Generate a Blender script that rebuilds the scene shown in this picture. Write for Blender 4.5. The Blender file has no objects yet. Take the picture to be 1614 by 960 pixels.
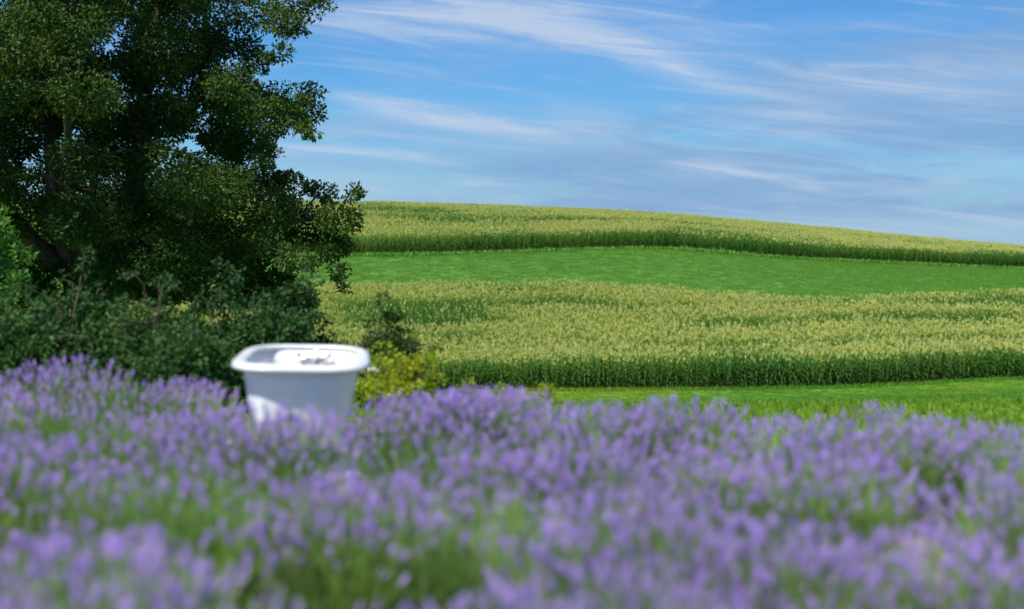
import bpy, bmesh, math, random
import numpy as np
from mathutils import Vector, Matrix

rng = np.random.default_rng(7)
random.seed(7)
scene = bpy.context.scene
COL = scene.collection
R = math.radians

# ------------------------------------------------------------------ camera
CAM_Z = 1.28
cam_d = bpy.data.cameras.new("camera")
cam_d.sensor_width = 36.0
cam_d.lens = 50.0
cam_d.clip_end = 20000
cam_d.clip_start = 0.05
cam_d.dof.use_dof = True
cam_d.dof.focus_distance = 34.0
cam_d.dof.aperture_fstop = 1.2
cam = bpy.data.objects.new("camera", cam_d)
COL.objects.link(cam)
cam.location = (0, 0, CAM_Z)
cam.rotation_euler = (R(90 - 2.55), 0, 0)
scene.camera = cam

# ------------------------------------------------------------------ sun, sky, exposure
SUN_EL, SUN_AZ = 58.0, -140.0          # azimuth clockwise from +Y
sun_d = bpy.data.lights.new("sun", 'SUN')
sun_d.energy = 4.1
sun_d.angle = R(2.2)
sun_d.color = (1.0, 0.955, 0.88)
sun = bpy.data.objects.new("sun", sun_d)
COL.objects.link(sun)
sv = Vector((math.sin(R(SUN_AZ)) * math.cos(R(SUN_EL)), math.cos(R(SUN_AZ)) * math.cos(R(SUN_EL)), math.sin(R(SUN_EL))))
sun.rotation_euler = sv.to_track_quat('Z', 'Y').to_euler()

scene.view_settings.view_transform = 'Standard'
scene.view_settings.look = 'None'
scene.view_settings.exposure = 0.95
scene.view_settings.gamma = 1.0
scene.view_settings.use_curve_mapping = False
scene.cycles.use_denoising = True
scene.cycles.max_bounces = 5
scene.cycles.diffuse_bounces = 3
scene.cycles.transparent_max_bounces = 4
scene.cycles.sample_clamp_indirect = 6.0

world = bpy.data.worlds.new("World")
scene.world = world
world.use_nodes = True
wt = world.node_tree
wt.nodes.clear()


class G:
    """tiny helper for math node graphs"""
    def __init__(self, tree):
        self.t = tree

    def node(self, kind, **kw):
        n = self.t.nodes.new(kind)
        for k, v in kw.items():
            setattr(n, k, v)
        return n

    def put(self, sock, v):
        if isinstance(v, bpy.types.NodeSocket):
            self.t.links.new(v, sock)
        else:
            sock.default_value = v

    def m(self, op, a, b=None, c=None, clamp=False):
        n = self.node('ShaderNodeMath', operation=op, use_clamp=clamp)
        self.put(n.inputs[0], a)
        if b is not None:
            self.put(n.inputs[1], b)
        if c is not None:
            self.put(n.inputs[2], c)
        return n.outputs[0]

    def ss(self, x, a, b):
        n = self.node('ShaderNodeMapRange', interpolation_type='SMOOTHSTEP')
        self.put(n.inputs['Value'], x)
        n.inputs['From Min'].default_value = a
        n.inputs['From Max'].default_value = b
        return n.outputs['Result']

    def mix(self, f, a, b, blend='MIX'):
        n = self.node('ShaderNodeMix', data_type='RGBA', blend_type=blend)
        self.put(n.inputs[0], f)
        for s, v in ((n.inputs[6], a), (n.inputs[7], b)):
            if isinstance(v, tuple):
                s.default_value = (*v, 1)
            else:
                self.put(s, v)
        return n.outputs[2]

    def xyz(self, x, y, z):
        n = self.node('ShaderNodeCombineXYZ')
        for i, v in enumerate((x, y, z)):
            self.put(n.inputs[i], v)
        return n.outputs[0]

    def noise(self, vec, scale, detail=4, rough=0.55, dist=0.0, lac=2.0):
        n = self.node('ShaderNodeTexNoise')
        if vec is not None:
            self.put(n.inputs['Vector'], vec)
        n.inputs['Scale'].default_value = scale
        n.inputs['Detail'].default_value = detail
        n.inputs['Roughness'].default_value = rough
        n.inputs['Distortion'].default_value = dist
        n.inputs['Lacunarity'].default_value = lac
        return n.outputs['Fac']


g = G(wt)
sky = g.node('ShaderNodeTexSky', sky_type='NISHITA', sun_disc=False)
sky.sun_elevation = R(SUN_EL)
sky.sun_rotation = R(SUN_AZ)
sky.altitude = 300
sky.air_density = 1.0
sky.dust_density = 0.3
sky.ozone_density = 2.0
hs = g.node('ShaderNodeHueSaturation')
hs.inputs['Saturation'].default_value = 1.25
wt.links.new(sky.outputs[0], hs.inputs['Color'])
skycol = g.mix(1.0, hs.outputs[0], (0.36, 0.68, 0.98), 'MULTIPLY')
tc = g.node('ShaderNodeTexCoord')
sep = g.node('ShaderNodeSeparateXYZ')
wt.links.new(tc.outputs['Generated'], sep.inputs[0])
dx, dy, dz = sep.outputs
az = g.m('ARCTAN2', dx, dy)
el = g.m('ARCSINE', dz)
# high cloud sheets: directions projected on a flat layer far overhead
zz = g.m('MAXIMUM', g.m('ADD', dz, 0.05), 0.02)
cu = g.m('DIVIDE', dx, zz)
cv = g.m('DIVIDE', dy, zz)
flat = g.xyz(cu, cv, 0.0)
ang = g.xyz(g.m('MULTIPLY', az, 1.0), g.m('MULTIPLY', el, 4.0), 0.0)
warp = g.noise(ang, 5.0, 3, 0.5)
warp2 = g.m('MULTIPLY', g.m('SUBTRACT', warp, 0.5), 0.06)
fib_co = g.xyz(g.m('MULTIPLY', g.m('ADD', az, g.m('MULTIPLY', el, 1.2)), 7.0), g.m('MULTIPLY', g.m('ADD', el, g.m('MULTIPLY', az, 0.11)), 60.0), 3.3)
fibre = g.noise(fib_co, 1.3, 7, 0.62, 1.1)
soft = g.noise(flat, 0.55, 6, 0.55, 0.7)
sheet = g.noise(g.xyz(g.m('MULTIPLY', az, 3.0), g.m('MULTIPLY', el, 22.0), 1.0), 1.7, 6, 0.58, 0.6)


def P(x, y):
    return (math.atan((x - 807) / 2242), math.atan((380 - y) / 2242))


def streak(p0, p1, width, bend, amp, fade=0.25):
    """one long cirrus band between two sky directions"""
    (a0, e0), (a1, e1) = P(*p0), P(*p1)
    w = width / 2242
    t = g.m('DIVIDE', g.m('SUBTRACT', az, a0), a1 - a0)
    line = g.m('MULTIPLY_ADD', t, e1 - e0, e0)
    bow = g.m('MULTIPLY', g.m('MULTIPLY', t, g.m('SUBTRACT', 1.0, t)), 4 * bend / 2242)
    off = g.m('SUBTRACT', g.m('SUBTRACT', el, g.m('ADD', line, bow)), g.m('MULTIPLY', warp2, 0.35))
    d = g.m('DIVIDE', off, w)
    core = g.m('POWER', 2.718, g.m('MULTIPLY', g.m('MULTIPLY', d, d), -1.0))
    ends = g.m('MULTIPLY', g.ss(t, -fade, fade), g.ss(t, 1 + fade, 1 - fade))
    tex = g.ss(fibre, 0.25, 0.68)
    return g.m('MULTIPLY', g.m('MULTIPLY', core, ends), g.m('MULTIPLY', g.m('ADD', g.m('MULTIPLY', tex, 0.8), 0.2), amp))


white = None
for args in [((520, 20), (1130, 132), 22, 30, 0.75),
             ((640, 10), (1150, 75), 42, 10, 0.38),
             ((480, 40), (900, 60), 40, 0, 0.30),
             ((545, 150), (880, 215), 13, -8, 0.55),
             ((560, 185), (980, 225), 40, -6, 0.20),
             ((420, 234), (700, 252), 8, 2, 0.65),
             ((420, 290), (800, 300), 22, 0, 0.40),
             ((860, 175), (990, 190), 16, 0, 0.35),
             ((1060, 265), (1300, 295), 12, 4, 0.45),
             ((1220, 305), (1520, 287), 10, -3, 0.55),
             ((1090, 345), (1614, 362), 26, 0, 0.35),
             ((1190, 165), (1640, 130), 45, 0, 0.34)]:
    s = streak(*args)
    white = s if white is None else g.m('ADD', white, s)
veil = g.m('MULTIPLY', g.ss(soft, 0.42, 0.75), 0.20)
wisps = g.m('MULTIPLY', g.ss(fibre, 0.47, 0.78), 0.32)
white = g.m('MINIMUM', g.m('ADD', white, g.m('ADD', veil, wisps)), 0.85)
# broad grey-lilac sheets
def blob(x, y, rx, ry):
    a, e = P(x, y)
    u = g.m('DIVIDE', g.m('SUBTRACT', az, a), rx / 2242)
    v = g.m('DIVIDE', g.m('SUBTRACT', el, e), ry / 2242)
    return g.m('POWER', 2.718, g.m('MULTIPLY', g.m('ADD', g.m('MULTIPLY', u, u), g.m('MULTIPLY', v, v)), -1.0))
grey = None
for b in [(1420, 150, 260, 75, 0.75), (1330, 235, 420, 60, 0.55), (920, 275, 170, 26, 0.62), (1550, 60, 160, 60, 0.35),
          (1100, 325, 330, 18, 0.6), (1250, 285, 260, 22, 0.5), (1500, 340, 260, 30, 0.5), (620, 225, 200, 40, 0.2)]:
    s = g.m('MULTIPLY', blob(*b[:4]), b[4])
    grey = s if grey is None else g.m('ADD', grey, s)
grey = g.m('ADD', grey, g.m('MULTIPLY', g.ss(soft, 0.45, 0.7), 0.22))
grey = g.m('MINIMUM', g.m('MULTIPLY', g.m('MULTIPLY', grey, 1.75), g.m('MULTIPLY_ADD', g.ss(sheet, 0.32, 0.66), 0.85, 0.2)), 0.8)
hz = g.m('MULTIPLY', g.ss(el, 0.11, -0.01), 0.7)
skyh = g.mix(hz, skycol, (2.5, 4.0, 5.9))
c1 = g.mix(grey, skyh, (1.7, 3.05, 5.2))
c2 = g.mix(white, c1, (4.3, 5.1, 6.4))
bg = g.node('ShaderNodeBackground')
bg.inputs['Strength'].default_value = 0.065
wt.links.new(c2, bg.inputs['Color'])
wo = g.node('ShaderNodeOutputWorld')
wt.links.new(bg.outputs[0], wo.inputs['Surface'])


# ------------------------------------------------------------------ helpers
def mesh_np(name, verts, faces, mats, attrs=None, mat_idx=None, smooth=False):
    """faces: (n,3) or (n,4) int array"""
    verts = np.asarray(verts, np.float32)
    faces = np.asarray(faces, np.int32)
    me = bpy.data.meshes.new(name)
    k = faces.shape[1]
    me.vertices.add(len(verts))
    me.vertices.foreach_set('co', verts.ravel())
    me.loops.add(faces.size)
    me.loops.foreach_set('vertex_index', faces.ravel())
    me.polygons.add(len(faces))
    me.polygons.foreach_set('loop_start', np.arange(0, faces.size, k, dtype=np.int32))
    me.polygons.foreach_set('loop_total', np.full(len(faces), k, np.int32))
    if mat_idx is not None:
        me.polygons.foreach_set('material_index', np.asarray(mat_idx, np.int32))
    if smooth:
        me.polygons.foreach_set('use_smooth', np.ones(len(faces), bool))
    for m in mats:
        me.materials.append(m)
    for an, av in (attrs or {}).items():
        a = me.attributes.new(an, 'FLOAT', 'POINT')
        a.data.foreach_set('value', np.asarray(av, np.float32))
    me.update(calc_edges=True)
    me.validate()
    return me


def link(name, data, parent=None, loc=(0, 0, 0), rot=(0, 0, 0)):
    o = bpy.data.objects.new(name, data)
    COL.objects.link(o)
    o.location = loc
    o.rotation_euler = rot
    if parent is not None:
        o.parent = parent
    return o


def tag(o, label=None, cat=None, group=None, kind=None):
    if label:
        o['label'] = label
    if cat:
        o['category'] = cat
    if group:
        o['group'] = group
    if kind:
        o['kind'] = kind
    return o


class Geo:
    """collects numpy pieces (triangles) with a per-vertex random value and a material index"""
    def __init__(self):
        self.v, self.f, self.a, self.mi, self.n = [], [], [], [], 0

    def add(self, v, f, a=0.5, mi=0):
        v = np.asarray(v, float).reshape(-1, 3)
        f = np.asarray(f, int).reshape(-1, 3)
        self.v.append(v)
        self.f.append(f + self.n)
        self.a.append(np.broadcast_to(np.asarray(a, float), (len(v),)).copy())
        self.mi.append(np.full(len(f), mi))
        self.n += len(v)

    def mesh(self, name, mats, smooth=False):
        return mesh_np(name, np.concatenate(self.v), np.concatenate(self.f), mats,
                       {'rnd': np.concatenate(self.a)}, np.concatenate(self.mi), smooth)


def unit(a):
    return a / np.maximum(np.linalg.norm(a, axis=-1, keepdims=True), 1e-9)


def leaves(geo, pos, axis, length, width, rnd, fold=0.25, droop=0.15, mi=0, rs=rng):
    """folded four-point leaves, two triangles each"""
    n = len(pos)
    axis = unit(axis)
    ref = unit(rs.normal(size=(n, 3)))
    side = unit(np.cross(axis, ref))
    nor = np.cross(side, axis)
    L = np.broadcast_to(np.asarray(length, float), (n,))[:, None]
    W = np.broadcast_to(np.asarray(width, float), (n,))[:, None]
    v = np.empty((n, 4, 3))
    v[:, 0] = pos
    mid = pos + axis * L * 0.48 + nor * (W * fold)
    v[:, 1] = mid + side * W * 0.5
    v[:, 2] = pos + axis * L - nor * (L * droop)
    v[:, 3] = mid - side * W * 0.5
    b = (np.arange(n) * 4)[:, None]
    f = np.concatenate([b + np.array([[0, 1, 2]]), b + np.array([[0, 2, 3]])])
    geo.add(v.reshape(-1, 3), f, np.repeat(np.broadcast_to(rnd, (n,)), 4), mi)


def tube(geo, pts, radii, seg=6, a=0.5, mi=0):
    pts = np.asarray(pts, float)
    n = len(pts)
    t = np.gradient(pts, axis=0)
    t = unit(t)
    ref = np.array([0.31, 0.17, 0.93]) if abs(t[0][2]) < 0.8 else np.array([0.9, 0.3, 0.1])
    s = unit(np.cross(t, ref))
    u = np.cross(t, s)
    th = np.linspace(0, 2 * np.pi, seg, endpoint=False)
    r = np.asarray(radii, float).reshape(-1, 1, 1)
    ring = pts[:, None] + r * (np.cos(th)[None, :, None] * s[:, None] + np.sin(th)[None, :, None] * u[:, None])
    f = []
    for i in range(n - 1):
        for j in range(seg):
            k = (j + 1) % seg
            p, q, r2, s2 = i * seg + j, i * seg + k, (i + 1) * seg + k, (i + 1) * seg + j
            f += [(p, q, r2), (p, r2, s2)]
    geo.add(ring.reshape(-1, 3), f, a, mi)


# ------------------------------------------------------------------ materials
def base_mat(name):
    m = bpy.data.materials.new(name)
    m.use_nodes = True
    t = m.node_tree
    t.nodes.clear()
    return m, G(t), t


def leaf_mat(name, dark, light, transl=0.35, rough=0.5, spec=0.3, tcol=None, attr='rnd', attr_type='GEOMETRY', extra=None):
    m, g, t = base_mat(name)
    at = g.node('ShaderNodeAttribute', attribute_name=attr, attribute_type=attr_type)
    col = g.mix(at.outputs['Fac'], dark, light)
    if extra:
        at2 = g.node('ShaderNodeAttribute', attribute_name=extra[0], attribute_type=extra[1])
        col = g.mix(at2.outputs['Fac'], col, extra[2])
    p = g.node('ShaderNodeBsdfPrincipled')
    t.links.new(col, p.inputs['Base Color'])
    p.inputs['Roughness'].default_value = rough
    p.inputs['Specular IOR Level'].default_value = spec
    tr = g.node('ShaderNodeBsdfTranslucent')
    tcl = g.mix(1.0, col, tcol or (1.25, 1.35, 0.6), 'MULTIPLY')
    t.links.new(tcl, tr.inputs['Color'])
    mx = g.node('ShaderNodeMixShader')
    mx.inputs[0].default_value = transl
    t.links.new(p.outputs[0], mx.inputs[1])
    t.links.new(tr.outputs[0], mx.inputs[2])
    o = g.node('ShaderNodeOutputMaterial')
    t.links.new(mx.outputs[0], o.inputs['Surface'])
    return m


def simple_mat(name, c1, c2, scale, rough=0.6, metal=0.0, bump=0.0, spec=0.5, detail=5, bscale=None):
    m, g, t = base_mat(name)
    tc = g.node('ShaderNodeTexCoord')
    f = g.noise(tc.outputs['Object'], scale, detail, 0.6)
    col = g.mix(g.ss(f, 0.3, 0.7), c1, c2)
    p = g.node('ShaderNodeBsdfPrincipled')
    t.links.new(col, p.inputs['Base Color'])
    p.inputs['Roughness'].default_value = rough
    p.inputs['Metallic'].default_value = metal
    p.inputs['Specular IOR Level'].default_value = spec
    if bump:
        b = g.node('ShaderNodeBump')
        b.inputs['Strength'].default_value = bump
        b.inputs['Distance'].default_value = 0.02
        t.links.new(g.noise(tc.outputs['Object'], bscale or scale * 4, 6, 0.6), b.inputs['Height'])
        t.links.new(b.outputs[0], p.inputs['Normal'])
    o = g.node('ShaderNodeOutputMaterial')
    t.links.new(p.outputs[0], o.inputs['Surface'])
    return m


M_bark = simple_mat('bark', (0.035, 0.028, 0.022), (0.10, 0.085, 0.07), 7, 0.9, bump=0.8, spec=0.2)
M_oak = leaf_mat('oak_leaf', (0.013, 0.039, 0.010), (0.080, 0.137, 0.022), 0.34, 0.55, 0.2)
M_ash = leaf_mat('bright_leaf', (0.05, 0.14, 0.02), (0.11, 0.24, 0.035), 0.4, 0.5, 0.3)
M_shrub = leaf_mat('shrub_leaf', (0.017, 0.056, 0.016), (0.062, 0.140, 0.036), 0.3, 0.6, 0.15)
M_dark_shrub = leaf_mat('dark_shrub_leaf', (0.026, 0.062, 0.014), (0.070, 0.125, 0.022), 0.3, 0.55, 0.3)
M_yellow = leaf_mat('yellow_leaf', (0.15, 0.24, 0.012), (0.42, 0.43, 0.02), 0.4, 0.5, 0.3)
M_twig = simple_mat('twig', (0.06, 0.045, 0.03), (0.12, 0.10, 0.06), 12, 0.9)
M_corn = leaf_mat('corn_leaf', (0.020, 0.080, 0.013), (0.062, 0.17, 0.024), 0.35, 0.62, 0.18, extra=('tint', 'INSTANCER', (0.22, 0.29, 0.045)))
M_tassel = leaf_mat('corn_tassel', (0.47, 0.51, 0.13), (0.63, 0.65, 0.25), 0.3, 0.7, 0.2, tcol=(1, 0.95, 0.7))
M_grass = leaf_mat('lawn_blade', (0.075, 0.22, 0.018), (0.15, 0.32, 0.03), 0.35, 0.5, 0.3, extra=('tint', 'INSTANCER', (0.24, 0.32, 0.02)))
M_hay = leaf_mat('hay_blade', (0.10, 0.25, 0.04), (0.14, 0.30, 0.05), 0.4, 0.8, 0.05, extra=('tint', 'INSTANCER', (0.14, 0.28, 0.055)))
M_lavleaf = leaf_mat('lavender_leaf', (0.15, 0.27, 0.085), (0.30, 0.43, 0.19), 0.5, 0.6, 0.25)
M_lavstem = leaf_mat('lavender_stem', (0.19, 0.32, 0.10), (0.32, 0.46, 0.19), 0.5, 0.6, 0.25)
M_lavflower = leaf_mat('lavender_flower', (0.32, 0.20, 0.60), (0.72, 0.55, 0.95), 0.35, 0.7, 0.2, tcol=(1.1, 0.9, 1.15))
M_lavbud = leaf_mat('lavender_bud', (0.22, 0.22, 0.26), (0.42, 0.40, 0.40), 0.3, 0.7, 0.2, tcol=(1, 1, 0.9))
M_stone = simple_mat('pale_stone', (0.42, 0.38, 0.33), (0.62, 0.58, 0.52), 6, 0.85, bump=0.5, spec=0.3)
M_pebble = leaf_mat('pebble', (0.16, 0.12, 0.09), (0.46, 0.38, 0.31), 0.0, 0.85, 0.3)
M_enamel = simple_mat('white_enamel', (0.68, 0.69, 0.69), (0.60, 0.61, 0.60), 4, 0.25, spec=0.5)
M_tubpaint = simple_mat('tub_outer_paint', (0.84, 0.88, 0.90), (0.66, 0.76, 0.83), 3.2, 0.42, bump=0.08, spec=0.4, bscale=60)
M_chrome = simple_mat('chrome', (0.50, 0.50, 0.52), (0.40, 0.40, 0.42), 8, 0.25, metal=0.9)
M_porcelain = simple_mat('porcelain', (0.82, 0.82, 0.80), (0.78, 0.78, 0.76), 8, 0.2)
M_petal = simple_mat('white_petal', (0.80, 0.80, 0.76), (0.70, 0.72, 0.66), 30, 0.6)

# ------------------------------------------------------------------ terrain
def pchip(x, y, xi):
    x, y = np.asarray(x, float), np.asarray(y, float)
    h, dl = np.diff(x), np.diff(y) / np.diff(x)
    d = np.zeros_like(y)
    for k in range(1, len(x) - 1):
        if dl[k - 1] * dl[k] > 0:
            w1, w2 = 2 * h[k] + h[k - 1], h[k] + 2 * h[k - 1]
            d[k] = (w1 + w2) / (w1 / dl[k - 1] + w2 / dl[k])
    d[0], d[-1] = dl[0], dl[-1]
    xi = np.clip(xi, x[0], x[-1])
    i = np.clip(np.searchsorted(x, xi) - 1, 0, len(x) - 2)
    t = (xi - x[i]) / h[i]
    return ((1 + 2 * t) * (1 - t) ** 2 * y[i] + t * (1 - t) ** 2 * h[i] * d[i]
            + t * t * (3 - 2 * t) * y[i + 1] + t * t * (t - 1) * h[i] * d[i + 1])


def zy(y, Y, up=0.0):
    return CAM_Z + (380 - y) / 2242 * Y - up

H1, H2 = 2.45, 2.8
# per bearing u = X/Y: near corn front, near corn back, far corn front, crest
COLS = [
    (-0.60, (97, 618), (150, 436), (190, 400), (285, 316)),
    (-0.106, (97, 618), (150, 440), (190, 401), (290, 318)),
    (0.0, (97, 616), (150, 440), (198, 396), (295, 325)),
    (0.086, (97, 615), (150, 445), (205, 391), (300, 333)),
    (0.198, (98, 611), (146, 461), (216, 407), (310, 353)),
    (0.36, (105, 597), (160, 455), (236, 424), (330, 386)),
    (0.60, (112, 588), (175, 452), (262, 440), (350, 415)),
]
YJ = np.concatenate([np.linspace(-10, 30, 81), np.linspace(31, 420, 390)])
tab = []
for u, a, b, c, d in COLS:
    za, zb = zy(a[1], a[0]), zy(b[1], b[0], H1)
    zc, zd = zy(c[1], c[0]), zy(d[1], d[0], H2)
    ys = [-10, 9.0, 12.0, 30.0, a[0], b[0], c[0], d[0], d[0] + 60, 430]
    z12 = -0.22
    zs = [0, 0, z12, z12 + (za - z12) * (30 - 12) / (a[0] - 12) - 0.15, za, zb, zc, zd, zd - 1.0, zd - 6]
    tab.append(pchip(ys, zs, YJ))
tab = np.array(tab)
UI = np.linspace(-0.6, 0.6, 121)
us = [c[0] for c in COLS]
TAB = np.array([pchip(us, tab[:, j], UI) for j in range(len(YJ))]).T   # [u, Y]


def terrain(X, Y):
    X, Y = np.asarray(X, float), np.asarray(Y, float)
    u = np.clip(X / np.maximum(Y, 9.0), -0.6, 0.6)
    Yc = np.clip(Y, YJ[0], YJ[-1])
    fi = (u + 0.6) / 0.01
    i = np.clip(fi.astype(int), 0, 119)
    fu = fi - i
    j = np.clip(np.searchsorted(YJ, Yc) - 1, 0, len(YJ) - 2)
    fy = (Yc - YJ[j]) / (YJ[j + 1] - YJ[j])
    z = ((1 - fu) * (1 - fy) * TAB[i, j] + fu * (1 - fy) * TAB[i + 1, j]
         + (1 - fu) * fy * TAB[i, j + 1] + fu * fy * TAB[i + 1, j + 1])
    return z - 0.03 * np.maximum(Y - 430, 0) * (Y < 2000) - 47.1 * (Y >= 2000)


def edge_line(k, X):
    """Y of a field edge as a function of X"""
    pts = sorted((c[0] * c[k][0], c[k][0]) for c in COLS)
    return pchip([p[0] for p in pts], [p[1] for p in pts], X)


def near_front(X): return edge_line(1, X) + 0.35 * np.sin(X * 0.21)
def near_back(X): return edge_line(2, X) + 0.8 * np.sin(X * 0.13 + 1)
def far_front(X): return edge_line(3, X) + 0.5 * np.sin(X * 0.11)


gx = np.unique(np.concatenate([[-4000, -2000, -1000, -600, -400, -300], np.arange(-250, -40, 6), np.arange(-40, -6, 1.0), np.arange(-6, 6, 0.25),
                               np.arange(6, 70, 1.0), np.arange(70, 250, 6), [300, 400, 600, 1000, 2000, 4000]]))
gy = np.unique(np.concatenate([[-1500, -500, -200, -80, -30], np.arange(-15, 1, 2.0), np.arange(1, 16, 0.25), np.arange(16, 120, 1.0),
                               np.arange(120, 340, 1.5), np.arange(340, 431, 6), [480, 600, 900, 1400, 1999, 3000, 6000]]))
XX, YY = np.meshgrid(gx, gy)
ZZ = terrain(XX, YY)
ni, nj = XX.shape
ZZ += np.where((YY > 1) & (YY < 16) & (abs(XX) < 6), 0.02 * np.sin(XX * 5.1 + 2 * np.sin(YY * 3)) * np.sin(YY * 4.3), 0)
idx = np.arange(ni * nj).reshape(ni, nj)
quads = np.stack([idx[:-1, :-1], idx[:-1, 1:], idx[1:, 1:], idx[1:, :-1]], -1).reshape(-1, 4)


def ramp01(x, a, b):
    t = np.clip((x - a) / (b - a), 0, 1)
    return t * t * (3 - 2 * t)

soil = ramp01(YY, near_front(XX) + 0.2, near_front(XX) + 1.2) * (1 - ramp01(YY, near_back(XX), near_back(XX) + 1))
soil = np.maximum(soil, ramp01(YY, far_front(XX) - 0.2, far_front(XX) + 1.2))
hay = ramp01(YY, near_back(XX) - 1, near_back(XX) + 1)
gl = YY + 0.5 * XX + 0.2 * np.sin(XX * 1.7)
bed = 1 - ramp01(gl, 8.7, 9.2)
M_ground, g, t = base_mat('ground')
geo_n = g.node('ShaderNodeNewGeometry')
pos = geo_n.outputs['Position']
def attr(nm):
    return g.node('ShaderNodeAttribute', attribute_name=nm).outputs['Fac']
n1 = g.noise(pos, 0.25, 5, 0.6)
n2 = g.noise(pos, 9.0, 5, 0.65)
lawn = g.mix(g.ss(n1, 0.3, 0.7), (0.085, 0.215, 0.018), (0.13, 0.24, 0.022))
lawn = g.mix(g.m('MULTIPLY', g.ss(n2, 0.4, 0.8), 0.5), lawn, (0.04, 0.10, 0.015))
hayc = g.mix(g.ss(n1, 0.3, 0.7), (0.072, 0.180, 0.028), (0.085, 0.20, 0.034))
soilc = g.mix(n2, (0.06, 0.045, 0.03), (0.15, 0.12, 0.07))
vor = g.node('ShaderNodeTexVoronoi')
vor.inputs['Scale'].default_value = 34
t.links.new(pos, vor.inputs['Vector'])
sepc = g.node('ShaderNodeSeparateColor')
t.links.new(vor.outputs['Color'], sepc.inputs[0])
grav = g.mix(sepc.outputs[0], (0.13, 0.10, 0.075), (0.34, 0.28, 0.23))
grav = g.mix(g.ss(vor.outputs['Distance'], 0.3, 0.75), grav, (0.12, 0.09, 0.065))
c = g.mix(attr('hay'), lawn, hayc)
c = g.mix(attr('soil'), c, soilc)
c = g.mix(attr('bed'), c, grav)
p = g.node('ShaderNodeBsdfPrincipled')
t.links.new(c, p.inputs['Base Color'])
p.inputs['Roughness'].default_value = 0.9
p.inputs['Specular IOR Level'].default_value = 0.2
b = g.node('ShaderNodeBump')
b.inputs['Strength'].default_value = 0.6
b.inputs['Distance'].default_value = 0.03
t.links.new(n2, b.inputs['Height'])
t.links.new(b.outputs[0], p.inputs['Normal'])
o = g.node('ShaderNodeOutputMaterial')
t.links.new(p.outputs[0], o.inputs['Surface'])
me = mesh_np('ground', np.stack([XX, YY, ZZ], -1).reshape(-1, 3), quads, [M_ground],
             {'soil': soil.ravel(), 'hay': hay.ravel(), 'bed': bed.ravel()}, smooth=True)
tag(link('ground', me), kind='structure')


# ------------------------------------------------------------------ scattered stuff through geometry nodes
def points_object(name, pts, attrs, sources):
    """points carrying rot / scl / var / tint; every point shows one of the source objects' meshes"""
    me = bpy.data.meshes.new(name)
    me.vertices.add(len(pts))
    me.vertices.foreach_set('co', np.asarray(pts, np.float32).ravel())
    for k, v in attrs.items():
        if k == 'rot':
            a = me.attributes.new(k, 'FLOAT_VECTOR', 'POINT')
            a.data.foreach_set('vector', np.asarray(v, np.float32).ravel())
        elif k == 'var':
            a = me.attributes.new(k, 'INT', 'POINT')
            a.data.foreach_set('value', np.asarray(v, np.int32))
        else:
            a = me.attributes.new(k, 'FLOAT', 'POINT')
            a.data.foreach_set('value', np.asarray(v, np.float32))
    me.update()
    ob = link(name, me)
    ng = bpy.data.node_groups.new(name + '_scatter', 'GeometryNodeTree')
    ng.interface.new_socket('Geometry', in_out='INPUT', socket_type='NodeSocketGeometry')
    ng.interface.new_socket('Geometry', in_out='OUTPUT', socket_type='NodeSocketGeometry')
    N = ng.nodes.new
    gi, go = N('NodeGroupInput'), N('NodeGroupOutput')
    join = N('GeometryNodeJoinGeometry')

    def named(nm, dt):
        n = N('GeometryNodeInputNamedAttribute')
        n.data_type = dt
        n.inputs['Name'].default_value = nm
        return n.outputs['Attribute']
    rot, scl, var = named('rot', 'FLOAT_VECTOR'), named('scl', 'FLOAT'), named('var', 'INT')
    for k, src in enumerate(sources):
        oi = N('GeometryNodeObjectInfo')
        oi.transform_space = 'ORIGINAL'
        oi.inputs['Object'].default_value = src
        oi.inputs['As Instance'].default_value = True
        cmp_ = N('FunctionNodeCompare')
        cmp_.data_type = 'INT'
        cmp_.operation = 'EQUAL'
        ng.links.new(var, cmp_.inputs[2])
        cmp_.inputs[3].default_value = k
        iop = N('GeometryNodeInstanceOnPoints')
        ng.links.new(gi.outputs[0], iop.inputs['Points'])
        ng.links.new(cmp_.outputs[0], iop.inputs['Selection'])
        ng.links.new(oi.outputs['Geometry'], iop.inputs['Instance'])
        e2r = N('FunctionNodeEulerToRotation')
        ng.links.new(rot, e2r.inputs[0])
        ng.links.new(e2r.outputs[0], iop.inputs['Rotation'])
        ng.links.new(scl, iop.inputs['Scale'])
        ng.links.new(iop.outputs[0], join.inputs[0])
    ng.links.new(join.outputs[0], go.inputs[0])
    md = ob.modifiers.new('scatter', 'NODES')
    md.node_group = ng
    return ob


def vnoise(x, y, seed):
    """cheap smooth value noise"""
    r = np.random.default_rng(seed).random((64, 64))
    xi, yi = np.floor(x).astype(int), np.floor(y).astype(int)
    fx, fy = x - xi, y - yi
    fx, fy = fx * fx * (3 - 2 * fx), fy * fy * (3 - 2 * fy)
    q = lambda a, b: r[a % 64, b % 64]
    return ((1 - fx) * (1 - fy) * q(xi, yi) + fx * (1 - fy) * q(xi + 1, yi) + (1 - fx) * fy * q(xi, yi + 1) + fx * fy * q(xi + 1, yi + 1))


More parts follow.
